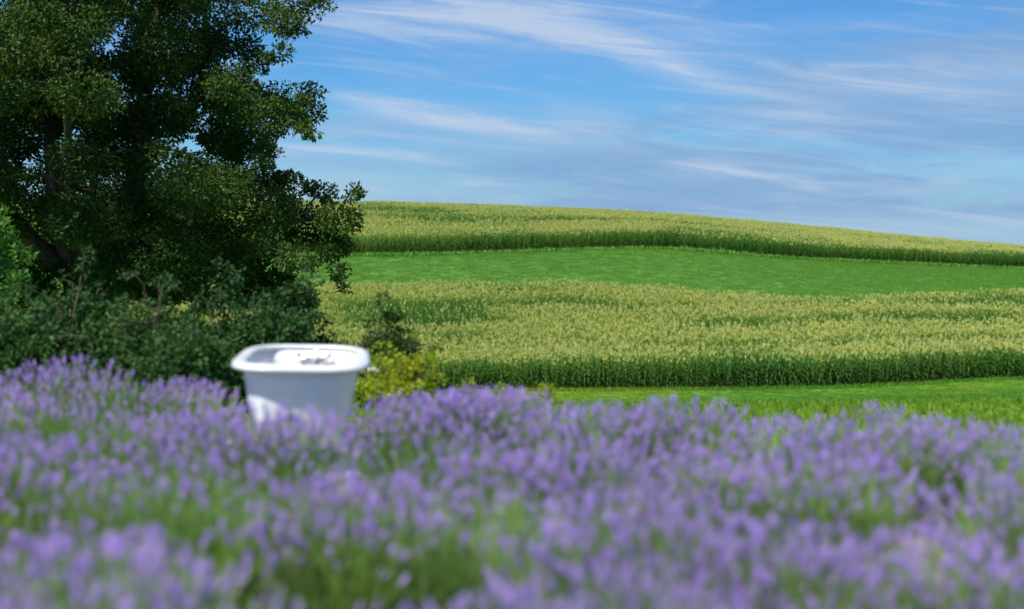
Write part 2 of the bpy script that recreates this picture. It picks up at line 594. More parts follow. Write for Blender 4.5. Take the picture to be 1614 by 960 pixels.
# ------------------------------------------------------------------ corn
def corn_mesh(name, seed, tassel=True, height=2.45):
    rs = np.random.default_rng(seed)
    ge = Geo()
    top = height - (0.36 if tassel else 0.15)
    tube(ge, [(0, 0, 0), (0.01, 0.01, top * 0.5), (0, 0.02, top)], [0.016, 0.013, 0.006], 4, 0.6)
    nl = 12
    ang0 = rs.random() * 6.28
    for i in range(nl):
        z = 0.25 + (top - 0.35) * i / (nl - 1)
        a = ang0 + np.pi * i + rs.normal(0, 0.35)
        L = (0.82 - 0.38 * abs(i / (nl - 1) - 0.45)) * rs.uniform(0.85, 1.1)
        rise = rs.uniform(0.30, 0.5)
        tt = np.array([0, 0.3, 0.62, 1.0])
        out = L * tt * (0.78 - 0.1 * tt)
        up = L * (rise * 2.2 * tt - (rise * 2.2 + rs.uniform(0.0, 0.45)) * tt ** 2)
        w = np.array([0.035, 0.085, 0.07, 0.004])
        d = np.array([math.cos(a), math.sin(a), 0])
        s = np.array([-d[1], d[0], 0.25])
        c = d[None] * out[:, None] + np.array([0, 0, 1])[None] * (z + up)[:, None]
        v = np.stack([c - s * w[:, None] / 2, c + s * w[:, None] / 2], 1).reshape(-1, 3)
        f = []
        for k in range(3):
            f += [(2 * k, 2 * k + 1, 2 * k + 3), (2 * k, 2 * k + 3, 2 * k + 2)]
        ge.add(v, f, np.clip(0.25 + 0.5 * i / nl + rs.normal(0, 0.12), 0, 1))
    if tassel:
        for k in range(7):
            a = rs.random() * 6.28
            lean = 0.0 if k == 0 else rs.uniform(0.25, 0.75)
            L = 0.40 if k == 0 else rs.uniform(0.22, 0.32)
            d = unit(np.array([math.cos(a) * lean, math.sin(a) * lean, 1.0]))
            s = unit(np.cross(d, rs.normal(size=3))) * 0.019
            s2 = unit(np.cross(d, s)) * 0.019
            p0 = np.array([0, 0.02, top - 0.02 + 0.03 * (k % 3)])
            for q in (s, s2):
                ge.add([p0 - q * 0.3, p0 + d * L * 0.5 - q, p0 + d * L, p0 + d * L * 0.5 + q], [(0, 1, 2), (0, 2, 3)], rs.random(), 1)
    return ge.mesh(name, [M_corn, M_tassel])


corn_meshes = [corn_mesh('corn_plant', 100 + i, i < 5) for i in range(7)]
# the 300 plants of the near field's front row, one by one
xs = np.linspace(-12.5, 42.5, 300)
src = []
for i, x in enumerate(xs):
    x = x + rng.normal(0, 0.03)
    y = float(near_front(x)) + rng.normal(0, 0.06)
    k = i if i < 7 else int(rng.choice(7, p=[.17, .17, .17, .17, .16, .08, .08]))
    ob = link('corn_plant', corn_meshes[k], None, (x, y, float(terrain(x, y)) - 0.01), (rng.normal(0, .05), rng.normal(0, .05), rng.random() * 6.28))
    s = rng.uniform(0.80, 1.1)
    ob.scale = (s, s, s)
    ob['tint'] = float(np.clip(rng.normal(0.02, 0.06), 0, 1))
    tag(ob, 'tall green corn plant in the front row of the nearer cornfield', 'corn plant', 'front row of the nearer cornfield')
    if i < 7:
        src.append(ob)


def corn_field(name, label, x0, x1, yfront, yback, rowgap, gap, scale, first, seed):
    rs = np.random.default_rng(seed)
    P_, T_, V_ = [], [], []
    nrow = 400
    for r in range(first, nrow):
        xr = np.arange(x0, x1, gap)
        xr = xr + rs.normal(0, gap * 0.25, len(xr))
        yr = yfront(xr) + r * rowgap + rs.normal(0, 0.05, len(xr))
        ok = (yr < yback(xr)) & (abs(xr / yr) < 0.46)
        if not ok.any():
            if r > 5 and (yr > yback(xr)).all():
                break
            continue
        xr, yr = xr[ok], yr[ok]
        P_.append(np.stack([xr, yr], 1))
    P_ = np.concatenate(P_)
    x, y = P_[:, 0], P_[:, 1]
    band = y - yfront(x)
    n = (0.55 * vnoise(x / 17 + band * 0.02, band / 5.5, seed + 1) + 0.3 * vnoise(x / 6, band / 2.0, seed + 2) + 0.15 * vnoise(x / 1.5, band / 0.9, seed + 3))
    green = np.clip((n - 0.50) / 0.12, 0, 1)            # patches that have not tasselled yet
    edge = np.clip(1.4 - band / 2.2, 0, 1)
    p_no = np.clip(0.04 + 0.75 * green + 0.25 * edge, 0, 0.9)
    var = np.where(rs.random(len(x)) < p_no, rs.integers(5, 7, len(x)), rs.integers(0, 5, len(x)))
    tint = np.clip(0.75 - 0.75 * green - 0.8 * edge + rs.normal(0, 0.12, len(x)), 0, 1)
    z = terrain(x, y) - 0.02
    scl = scale * rs.uniform(0.84, 1.1, len(x)) * (1 - 0.05 * green) * (0.94 + 0.12 * vnoise(x / 4, band / 4, seed + 9))
    rot = np.stack([rs.normal(0, .06, len(x)), rs.normal(0, .06, len(x)), rs.random(len(x)) * 6.28], 1)
    ob = points_object(name, np.stack([x, y, z], 1), {'rot': rot, 'scl': scl, 'var': var, 'tint': tint}, src)
    return tag(ob, label, 'cornfield', kind='stuff')


corn_field('corn_field', 'nearer cornfield with pale tassels below the green strip', -70, 75, near_front, near_back, 0.76, 0.2, 1.0, 1, 21)
corn_field('corn_field', 'far cornfield on the crest of the hill under the sky', -150, 155, far_front,
           lambda X: far_front(X) + 112, 0.85, 0.27, H2 / 2.45, 0, 33)


# ------------------------------------------------------------------ grass
def tuft_mesh(name, mat, seed, n, h, spread, w):
    rs = np.random.default_rng(seed)
    ge = Geo()
    pos = np.stack([rs.normal(0, spread, n), rs.normal(0, spread, n), np.full(n, -0.01)], 1)
    ax = np.stack([rs.normal(0, 0.35, n), rs.normal(0, 0.35, n), np.ones(n)], 1)
    leaves(ge, pos, ax, h * rs.uniform(0.6, 1.15, n), w, rs.random(n), 0.2, 0.25, rs=rs)
    return ge.mesh(name, [mat])


def tuft_field(name, label, cat, mat, n, x0, x1, y0, y1, keep, h, spread, w, blades, seed, tint_fn, margin=3.5):
    rs = np.random.default_rng(seed)
    sources = []
    for k in range(3):
        sources.append(tuft_mesh(name, mat, seed + k, blades, h, spread, w))
    x, y = rs.uniform(x0, x1, n), rs.uniform(y0, y1, n)
    ok = keep(x, y)
    x, y = x[ok], y[ok]
    z = terrain(x, y)
    obs = []
    for k in range(3):
        o = link(name + '_tuft', sources[k], None, (x[k], y[k], z[k]))
        tag(o, None, None, kind='stuff')
        obs.append(o)
    rot = np.stack([np.zeros(len(x)), np.zeros(len(x)), rs.random(len(x)) * 6.28], 1)
    ob = points_object(name, np.stack([x, y, z], 1), {'rot': rot, 'scl': rs.uniform(0.7, 1.35, len(x)) * (1 + margin * np.clip(1 - np.minimum(abs(y - near_front(x)), abs(y - far_front(x) + .3)) / (0.8 + 0.9 * vnoise(x / 2, y * 0, 3)), 0, 1)),
                       'var': rs.integers(0, 3, len(x)), 'tint': tint_fn(x, y, rs)}, obs)
    tag(ob, label, cat, kind='stuff')


def lawn_keep(x, y):
    return (y < near_front(x) + 0.2) & (abs(x / y) < 0.45) & (y + 0.5 * x > 8.9) & (x > -0.16 * y - 3)
tuft_field('lawn_grass', 'bright green grass sloping down to the nearer cornfield', 'grass', M_grass, 110000, -22, 48, 9, 106, lawn_keep,
           0.065, 0.11, 0.010, 30, 51,
           lambda x, y, rs: np.clip(1.25 * (vnoise(x / 5, y / 7, 5) - 0.25) + 0.55 * ramp01(-x, -26, 4) + rs.normal(0, .15, len(x)) - 0.42, 0, 1))
def hay_keep(x, y):
    return (y > near_back(x) + 0.3) & (y < far_front(x) + 0.2) & (abs(x / y) < 0.44)
tuft_field('hay_strip', 'smooth green hay strip between the two cornfields', 'grass', M_hay, 110000, -85, 105, 143, 240, hay_keep,
           0.10, 0.34, 0.04, 36, 61,
           lambda x, y, rs: np.clip(0.7 * (vnoise(x / 9, y / 4, 9) - 0.2) + rs.normal(0, .12, len(x)), 0, 1))


# ------------------------------------------------------------------ trees and shrubs
def foliage(ge, clumps, per, leaf_l, leaf_w, rs, flat=0.65, tone=None):
    """clumps: (n,4) centre + radius; leaves sit mostly in each clump's outer shell"""
    for ci, (cx, cy, cz, r) in enumerate(clumps):
        n = int(per * (r ** 2))
        d = unit(rs.normal(size=(n, 3)))
        rad = r * np.clip(rs.beta(3.2, 1.6, n), 0, 1)
        # sprays: leaves gathered along a few twigs of the clump
        nt = max(6, int(26 * r))
        tw = unit(rs.normal(size=(nt, 3)))
        k = rs.integers(0, nt, n)
        d = unit(d * 0.55 + tw[k] * 1.0)
        pos = d * rad[:, None]
        pos[:, 2] *= flat
        pos += np.array([cx, cy, cz])
        ax = d * 0.7 + rs.normal(0, 0.55, (n, 3))
        ax[:, 2] -= 0.1
        tn = rs.normal(0.45 if tone is None else tone, 0.14)
        leaves(ge, pos, ax, leaf_l * rs.uniform(0.7, 1.25, n), leaf_w * rs.uniform(0.75, 1.2, n), np.clip(tn + rs.normal(0, 0.2, n), 0, 1), rs=rs)


def branches(ge, start_nodes, clumps, rs, r_tip=0.012, grow=0.022, sag=0.1, seg=5):
    """each clump grows a curved limb from the nearest wood below it"""
    nodes = [np.array(n[:3]) for n in start_nodes]
    rad = [n[3] for n in start_nodes]
    base = nodes[0]
    order = np.argsort(np.linalg.norm(clumps[:, :3] - base, axis=1))
    for i in order:
        c = clumps[i, :3]
        best, bd = 0, 1e9
        for k, nd in enumerate(nodes):
            v = c - nd
            dist = np.linalg.norm(v) + max(0, -v[2]) * 4.0
            dist += 3.0 * max(0.0, math.hypot(*(nd[:2] - base[:2])) - math.hypot(*(c[:2] - base[:2])) + 0.15)
            if k >= len(start_nodes):
                dist += 2.5 * max(0.0, abs(v[2]) - 1.1 * math.hypot(v[0], v[1]))
            if rad[k] < r_tip * 1.6:
                dist += 0.4
            if dist < bd:
                best, bd = k, dist
        p0 = nodes[best]
        L = np.linalg.norm(c - p0)
        r0 = min(rad[best] * 0.75, r_tip + grow * L)
        m1 = p0 + (c - p0) * 0.35 + np.array([0, 0, 0.12 * L]) + rs.normal(0, 0.05 * L, 3)
        m2 = p0 + (c - p0) * 0.7 + np.array([0, 0, 0.10 * L]) + rs.normal(0, 0.05 * L, 3)
        pts = [p0, m1, m2, c]
        rr = [r0, r0 * 0.8, r0 * 0.6, max(r_tip, r0 * 0.4)]
        tube(ge, pts, rr, seg, 0.5)
        nodes += [m1, m2, c]
        rad += rr[1:]


def wood(ge, paths, seg=8):
    nodes = []
    for pts, r0, r1 in paths:
        pts = np.array(pts, float)
        n = 8
        tpar = np.linspace(0, len(pts) - 1, n)
        q = np.stack([pchip(np.arange(len(pts)), pts[:, k], tpar) for k in range(3)], 1)
        rr = np.linspace(r0, r1, n)
        tube(ge, q, rr, seg, 0.5)
        nodes += [(*a, b) for a, b in zip(q, rr)]
    return nodes


def at(x, y, Y):
    return np.array([(x - 807) / 2242 * Y, Y, CAM_Z + (380 - y) / 2242 * Y])


# the big oak
rs = np.random.default_rng(77)
TY = 28.0
bx, by = -8.3, TY
bz = float(terrain(bx, by))
oak = link('oak_tree', None, None, (bx, by, bz))
tag(oak, 'large dark spreading oak tree at the left behind the shrubs', 'tree')
off = np.array([bx, by, bz])
trunk_paths = [
    ([(0, 0, -0.1), (0.02, 0, 1.0), (-0.1, 0.1, 2.2)], 0.42, 0.33),
    ([(-0.1, 0.1, 2.0), (-0.55, -0.2, 3.8), (-0.75, -0.1, 6.0), (-1.2, 0.0, 9.0)], 0.26, 0.07),
    ([(-0.05, 0.1, 2.1), (0.75, 0.3, 4.2), (1.0, 0.4, 6.2), (1.4, 0.8, 9.2)], 0.23, 0.06),
    ([(0, 0.1, 1.8), (1.5, -0.4, 3.0), (3.0, -0.5, 3.5), (4.3, -0.4, 3.7)], 0.17, 0.05),
    ([(-0.1, 0.1, 2.2), (-1.6, -0.6, 4.0), (-3.2, -1.0, 5.4), (-4.6, -1.0, 6.0)], 0.2, 0.05),
    ([(0, 0.1, 2.2), (0.3, 1.6, 4.2), (0.2, 3.0, 6.0)], 0.18, 0.05),
    ([(0, 0.0, 2.2), (0.2, -1.6, 4.0), (0.5, -3.0, 5.6)], 0.18, 0.05),
]
nodes = []
for i, tp in enumerate(trunk_paths):
    ge_t = Geo()
    nodes += wood(ge_t, [tp], 9)
    link('trunk' if i == 0 else 'limb', ge_t.mesh('limb', [M_bark], True), oak)
outline = [(495, 12, 34), (455, 40, 36), (410, 20, 50), (440, 85, 24), (400, 100, 30), (360, 70, 50), (488, 150, 26), (478, 178, 34), (495, 205, 24),
           (430, 185, 44), (380, 160, 50), (385, 235, 40), (455, 288, 28), (505, 308, 30), (553, 302, 20), (535, 345, 36), (548, 388, 24),
           (535, 428, 20), (543, 455, 11), (490, 355, 46), (470, 405, 34), (420, 330, 55), (400, 400, 45), (345, 300, 55), (330, 370, 45),
           (430, 300, 40), (300, 420, 45), (360, 430, 35), (510, 400, 26), (440, 440, 26), (250, 390, 45),
           (30, 330, 60), (120, 350, 55), (60, 400, 55), (170, 400, 50), (200, 440, 45), (100, 445, 50), (20, 450, 50), (270, 450, 40), (330, 450, 38), (400, 460, 40), (440, 480, 36), (210, 345, 50), (150, 300, 55), (290, 345, 40), (480, 470, 22), (425, 240, 24), (405, 262, 26), (150, 465, 40), (230, 470, 40), (60, 470, 45), (300, 470, 38), (370, 465, 34), (420, 430, 40), (370, 380, 45)]
cl = []
for (x, y, r) in outline:
    Yd = TY + rs.normal(-0.4, 0.9)
    p_ = at(x, y, Yd)
    cl.append((*p_, r * 1.15 * Yd / 2242))
def right_edge(z):
    return np.interp(z, [0.2, 1.0, 2.0, 2.5, 3.0, 3.6, 4.3, 4.8, 5.5, 6.0, 8.0, 10.5], [-4.2, -3.9, -3.9, -4.4, -5.2, -4.3, -4.3, -5.0, -4.7, -4.2, -4.9, -7.5])
tries = 0
while len(cl) < 315 and tries < 20000:
    tries += 1
    d = unit(rs.normal(size=3))
    rr = rs.random() ** 0.45
    p_ = np.array([-9.3, 28.4, 4.6]) + d * rr * np.array([6.2, 5.6, 6.0])
    r = rs.uniform(0.45, 0.9)
    if p_[2] < 0.3 or p_[0] + r > right_edge(p_[2]) + 0.2:
        continue
    if any((p_[0] - q[0]) ** 2 + (p_[1] - q[1]) ** 2 + (1.3 * (p_[2] - q[2])) ** 2 < (0.62 * (r + q[3])) ** 2 for q in cl):
        continue
    cl.append((*p_, r))
cl = np.array(cl)
cl[:, :3] -= off
ge_b = Geo()
branches(ge_b, nodes, cl, rs)
ge_c = Geo()
foliage(ge_c, cl, 2350, 0.094, 0.050, rs)
tag(link('twigs', ge_b.mesh('twigs', [M_bark], True), oak), kind='stuff')
tag(link('crown', ge_c.mesh('crown', [M_oak]), oak), kind='stuff')


def bush(name, label, cat, group, base, clumps, mat, per, ll, lw, seed, stems=5, flat=0.85, tone=None, crown='foliage', trunk='stem', tr=0.03):
    rs = np.random.default_rng(seed)
    base = np.array(base, float)
    e = link(name, None, None, tuple(base))
    tag(e, label, cat, group)
    cl = np.array(clumps, float)
    cl[:, :3] -= base
    gw, gl_ = Geo(), Geo()
    paths = []
    top = cl[:, 2].max()
    for k in range(stems):
        a = rs.random() * 6.28
        s_ = rs.uniform(0.1, 0.35) * min(1.0, top)
        paths.append(([(0.04 * math.cos(a), 0.04 * math.sin(a), -0.05), (s_ * .5 * math.cos(a), s_ * .5 * math.sin(a), top * .3),
                       (s_ * math.cos(a), s_ * math.sin(a), top * .6)], tr, tr * 0.5))
    nd = wood(gw, paths, 5)
    branches(gw, nd, cl, rs, 0.004, grow=0.007, seg=4)
    foliage(gl_, cl, per, ll, lw, rs, flat, tone)
    link(trunk, gw.mesh(trunk, [M_twig], True), e)
    tag(link(crown, gl_.mesh(crown, [mat]), e), kind='stuff')
    return e


def ground_at(x, Y):
    X = (x - 807) / 2242 * Y
    return (X, Y, float(terrain(X, Y)))


def mound(x, Y, ytop, halfpx, n, rs, rmin=0.16, rmax=0.32, bottom=0.1):
    """clumps filling a dome-shaped shrub standing at bearing x, distance Y"""
    X, _, z0 = ground_at(x, Y)
    ztop = CAM_Z + (380 - ytop) / 2242 * Y
    hw = halfpx / 2242 * Y
    out = []
    for i in range(n):
        d = unit(rs.normal(size=3))
        d[2] = abs(d[2])
        q = rs.random() ** 0.4
        r = rs.uniform(rmin, rmax)
        if i % 3 == 0:
            q, r = rs.uniform(1.0, 1.28), rmin * rs.uniform(0.5, 0.8)
        out.append((X + d[0] * q * (hw - r * .5), Y + d[1] * q * (hw - r * .5), z0 + bottom + r * .6 + d[2] * q * max(0.1, ztop - z0 - 1.3 * r - bottom), r))
    return out


rs = np.random.default_rng(5)
shrub_specs = [(-60, 13.2, 455, 140), (35, 12.4, 472, 110), (125, 14.0, 418, 105), (235, 13.0, 434, 105), (300, 12.0, 512, 90), (345, 14.6, 432, 95), (425, 14.0, 472, 85), (465, 16.0, 432, 62)]
shrub_lab = ['dark green shrub cut off by the left edge of the picture', 'low dark green shrub at the left, behind the lavender mound',
             'tall blue-green shrub under the oak, third from the left', 'leafy dark green shrub under the middle of the oak',
             'low rounded dark shrub just left of the bathtub', 'dark green shrub behind the left end of the bathtub',
             'dark green shrub right behind the middle of the bathtub', 'small dark shrub under the drooping right end of the oak']
for i, (x, Y, yt, hp) in enumerate(shrub_specs):
    bush('shrub', shrub_lab[i], 'shrub', 'dark shrubs under the oak', ground_at(x, Y), mound(x, Y, yt, hp, 60, rs), M_shrub, 3000, 0.052, 0.034, 300 + i,
         tone=[.4, .45, .35, .5, .55, .4, .35, .3][i])

# bright young tree at the left edge
rs = np.random.default_rng(12)
Y = 18.0
cl = []
for (x, y, r) in [(-10, 350, 34), (22, 372, 26), (-30, 390, 40), (18, 410, 30), (-5, 440, 40), (35, 445, 22), (10, 485, 34), (-40, 470, 40), (-60, 330, 45),
                  (-90, 400, 50), (-50, 280, 40), (-100, 300, 45), (38, 400, 16), (-20, 520, 40), (22, 520, 22), (-80, 510, 45), (-110, 450, 50)]:
    p_ = at(x, y, Y + rs.normal(0, 0.35))
    cl.append((*p_, r * 1.1 * Y / 2242))
bush('young_tree', 'bright green young tree cut off by the left edge', 'tree', None, ground_at(-60, Y), cl, M_ash, 2300, 0.085, 0.040, 40, 3, 0.8, crown='crown', trunk='trunk', tr=0.06)

# bushes right of the tub
rs = np.random.default_rng(15)
bush('shrub', 'dark olive feathery shrub behind the right end of the bathtub', 'shrub', None, ground_at(602, 14.5), mound(606, 14.5, 488, 78, 64, rs, 0.12, 0.24),
     M_dark_shrub, 7500, 0.05, 0.024, 45)
bush('yellow_bush', 'yellow-green leafy bush right of the bathtub', 'bush', None, ground_at(640, 11.8), mound(642, 11.8, 536, 58, 44, rs, 0.09, 0.17),
     M_yellow, 5200, 0.036, 0.024, 46, tr=0.012)
bush('yellow_bush', 'thin yellow-green bush touching the right rim of the bathtub', 'bush', None, ground_at(590, 12.6), mound(592, 12.6, 520, 40, 26, rs, 0.08, 0.16),
     M_yellow, 3400, 0.036, 0.024, 47, tr=0.012, tone=0.3)
for k, (x, yt, hp, lab) in enumerate([(735, 580, 24, 'small yellow-green weed in front of the corn, nearest the yellow bush'),
                                      (795, 598, 26, 'low yellow-green weed at the lavender edge, second from the yellow bush'),
                                      (855, 603, 24, 'lowest yellow-green weed before the dark corn, farthest from the tub')]):
    bush('yellow_weed', lab, 'weed', 'yellow weeds along the lavender edge', ground_at(x, 12.6), mound(x, 12.6, yt, hp, 14, rs, 0.05, 0.10),
         M_yellow, 5200, 0.032, 0.018, 48 + k, tr=0.008, tone=0.35)

# small white flower at the bush
fx, fy, fz = at(588, 583, 11.3)
gz = float(terrain(fx, fy))
wf = link('white_flower', None, None, (fx, fy, gz))
tag(wf, 'small white flower head beside the bathtub rim, against the yellow bush', 'flower')
ge = Geo()
tube(ge, [(0, 0, -0.02), (0.02, 0, (fz - gz) * .5), (0, 0, fz - gz)], [0.004, 0.003, 0.002], 4)
link('stem', ge.mesh('stem', [M_lavstem]), wf)
ge = Geo()
rs = np.random.default_rng(3)
pp = np.stack([rs.normal(0, .013, 60), rs.normal(0, .013, 60), (fz - gz) + rs.normal(0, .006, 60)], 1)
leaves(ge, pp, rs.normal(size=(60, 3)) * [1, 1, .5] + [0, 0, .4], 0.014, 0.012, 0.5, rs=rs)
tag(link('flower_head', ge.mesh('flower_head', [M_petal]), wf), kind='stuff')


# ------------------------------------------------------------------ bathtub
def rrect(hw, hl, r, n=12):
    """rounded rectangle, counter-clockwise, 4*n points"""
    r = min(r, hw * 0.98, hl * 0.98)
    pts = []
    for cx, cy, a0 in ((hw - r, hl - r, 0), (-(hw - r), hl - r, 90), (-(hw - r), -(hl - r), 180), (hw - r, -(hl - r), 270)):
        for k in range(n):
            a = R(a0 + 90 * k / (n - 1))
            pts.append((cx + r * math.cos(a), cy + r * math.sin(a)))
    return np.array(pts)


def oval(hw, hl, e=4.2, n=56):
    """superellipse outline of the tub"""
    a = np.linspace(0, 2 * np.pi, n, endpoint=False)
    c, s_ = np.cos(a), np.sin(a)
    return np.stack([hw * np.sign(c) * abs(c) ** (2 / e), hl * np.sign(s_) * abs(s_) ** (2 / e)], 1)


def loft(name, rings, mats, mi=None, close_first=False, close_last=False):
    bm = bmesh.new()
    vr = [[bm.verts.new(p) for p in ring] for ring in rings]
    n = len(rings[0])
    for i in range(len(rings) - 1):
        for j in range(n):
            k = (j + 1) % n
            try:
                f = bm.faces.new((vr[i][j], vr[i][k], vr[i + 1][k], vr[i + 1][j]))
                f.smooth = True
                f.material_index = mi[i] if mi else 0
            except ValueError:
                pass
    if close_first:
        bm.faces.new(vr[0][::-1]).material_index = mi[0] if mi else 0
    if close_last:
        bm.faces.new(vr[-1]).material_index = mi[-1] if mi else 0
    bmesh.ops.remove_doubles(bm, verts=bm.verts, dist=1e-5)
    bmesh.ops.recalc_face_normals(bm, faces=bm.faces)
    me = bpy.data.meshes.new(name)
    bm.to_mesh(me)
    bm.free()
    for m in mats:
        me.materials.append(m)
    return me


TUBX, TUBY = -1.245, 8.38
tub = link('bathtub', None, None, (TUBX, TUBY, 0.0), (0, R(1.4), R(6.0)))
tag(tub, 'white roll-top bathtub standing among the lavender', 'bathtub')
HL, HW = 0.76, 0.335          # opening under the rim


def ring(hw, hl, r, z, dy=0.0):
    q = oval(hw, hl)
    return [(a, b_ + dy, z) for a, b_ in q]

outer = [ring(0.20, 0.52, .18, .120, .03), ring(0.245, 0.62, .20, .150, .03), ring(0.264, 0.675, .21, .22, .02), ring(.286, .705, .215, .32, .01), ring(.304, .722, .22, .43, .008), ring(.320, .73, .225, .53, 0), ring(.326, .738, .225, .578, 0)]
inner = [ring(.318, .730, .22, .578), ring(.300, .708, .21, .50, 0), ring(.280, .68, .20, .38, .01), ring(.252, .63, .19, .26, .02), ring(.225, .58, .17, .19, .03), ring(.16, .48, .14, .172, .03)]
link('basin', loft('basin', outer + inner, [M_tubpaint, M_enamel], [0] * (len(outer) - 1) + [1] * len(inner), True, True), tub)
# rolled rim: a flattened tube swept round the opening
prof = []
for k in range(14):
    a = 2 * math.pi * k / 14
    prof.append((0.028 + 0.040 * math.cos(a), 0.594 + 0.020 * math.sin(a) - 0.006 * math.cos(a)))
rim_rings = []
for (o_, z_) in prof + [prof[0]]:
    rim_rings.append(ring(.322 + o_, .735 + o_, .225 + o_, z_))
link('rim', loft('rim', rim_rings, [M_enamel]), tub)
# claw feet
def foot_mesh(sx, sy):
    ge = Geo()
    pts = [(0, 0, .20), (.035 * sx, .03 * sy, .155), (.055 * sx, .05 * sy, .10), (.045 * sx, .045 * sy, .05), (.06 * sx, .055 * sy, .022), (.068 * sx, .06 * sy, .0)]
    tube(ge, pts, [.045, .036, .024, .022, .036, .030], 10, 0.5)
    for a in (-.7, 0, .7):
        d = np.array([sx * math.cos(a) - sy * math.sin(a) * .5, sy * math.cos(a) + sx * math.sin(a) * .5, 0])
        d = d / np.linalg.norm(d)
        b0 = np.array([.062 * sx, .056 * sy, .022])
        tube(ge, [b0, b0 + d * .03 + [0, 0, .004], b0 + d * .055 - [0, 0, .016]], [.016, .014, .005], 6)
    return ge.mesh('foot', [M_enamel], True)
for sx in (-1, 1):
    for sy in (-1, 1):
        link('foot', foot_mesh(sx, sy), tub, (.20 * sx, .47 * sy + .03, 0))
# taps on the far inside wall
fc = link('faucet', None, tub, (0.055, 0.695, 0.50))
fcb = Geo()
tube(fcb, [(-.075, 0, 0), (.075, 0, 0)], [.016, .016], 10)
tube(fcb, [(0, .03, 0), (0, -.02, 0), (0, -.06, -.004), (0, -.085, -.035)], [.016, .016, .014, .012], 10)
tube(fcb, [(-.05, .03, 0), (-.05, -.01, 0)], [.024, .02], 10)
tube(fcb, [(.05, .03, 0), (.05, -.01, 0)], [.024, .02], 10)
bpy.data.objects.remove(fc)
fc = link('faucet', fcb.mesh('faucet', [M_chrome], True), tub, (0.055, 0.685, 0.515))
fc.scale = (1.35, 1.35, 1.35)
for s in (-1, 1):
    hb = Geo()
    tube(hb, [(0, 0, 0), (0, -.045, 0)], [.012, .010], 8, mi=0)
    for a in (0, 90):
        d = np.array([math.cos(R(a + 20)), 0, math.sin(R(a + 20))]) * .032
        tube(hb, [np.array([0, -.045, 0]) - d, np.array([0, -.045, 0]), np.array([0, -.045, 0]) + d], [.010, .007, .010], 8, mi=0)
    tube(hb, [(0, -.04, 0), (0, -.058, 0), (0, -.062, 0)], [.013, .012, .002], 8, mi=1)
    link('handle', hb.mesh('handle', [M_chrome, M_porcelain], True), fc, (.072 * s, -.005, .012))
sp = Geo()
tube(sp, [(0, 0, 0), (0, -.01, .045), (0, -.012, .055)], [.014, .017, .004], 8)
link('diverter', sp.mesh('diverter', [M_porcelain], True), fc, (0, -.005, 0.005))

# stone pad: separate pavers under and beside the tub
def paver(x, y, sx, sy, rz, seed, label):
    rs = np.random.default_rng(seed)
    q = rrect(sx / 2, sy / 2, .03, 4) * (1 + rs.normal(0, .006, (16, 1)))
    rings = [[(a, b_, -.10) for a, b_ in q], [(a, b_, -.010) for a, b_ in q], [(a * .975, b_ * .975, .0) for a, b_ in q]]
    o = link('stone_paver', loft('stone_paver', rings, [M_stone], None, True, True), None, (x, y, 0.003), (0, 0, rz))
    tag(o, label, 'paver', 'stone pavers under the bathtub')
paver(TUBX - .05, TUBY - .50, .92, .80, R(6), 1, 'pale stone paver under the near feet of the bathtub')
paver(TUBX - .10, TUBY + .36, .92, .86, R(6), 2, 'pale stone paver under the far feet of the bathtub')
paver(TUBX + .66, TUBY + .30, .42, .80, R(8), 3, 'narrow pale stone paver showing right of the bathtub')

# ------------------------------------------------------------------ lavender
def spike(ge, base, axis, L, rs, fat=1.0, tone=0.5, mi=0):
    """flower spike: stacked whorls of small buds"""
    axis = axis / np.linalg.norm(axis)
    s = np.cross(axis, rs.normal(size=3)); s /= np.linalg.norm(s)
    u = np.cross(axis, s)
    nw = 7
    P_, A_, W_ = [], [], []
    for w in range(nw):
        t_ = w / (nw - 1)
        if w == 0:
            h, rad = -0.32 * L, 0.8          # the lone lower whorl
        else:
            h, rad = L * (t_ - 0.1), 1.0 - 0.5 * max(0, t_ - 0.5) * 2
        nb = 6
        th = rs.random() * 6.28 + np.arange(nb) * 6.283 / nb
        rd = np.cos(th)[:, None] * s + np.sin(th)[:, None] * u
        P_.append(base + axis * h + rd * 0.002)
        A_.append(rd * 0.85 + axis * 0.75)
        W_.append(np.full(nb, rad))
    P_, A_, W_ = np.concatenate(P_), np.concatenate(A_), np.concatenate(W_)
    leaves(ge, P_, A_, 0.0120 * fat * W_, 0.0072 * fat * W_, np.clip(tone + rs.normal(0, .2, len(P_)), 0, 1), 0.4, 0.0, mi, rs)


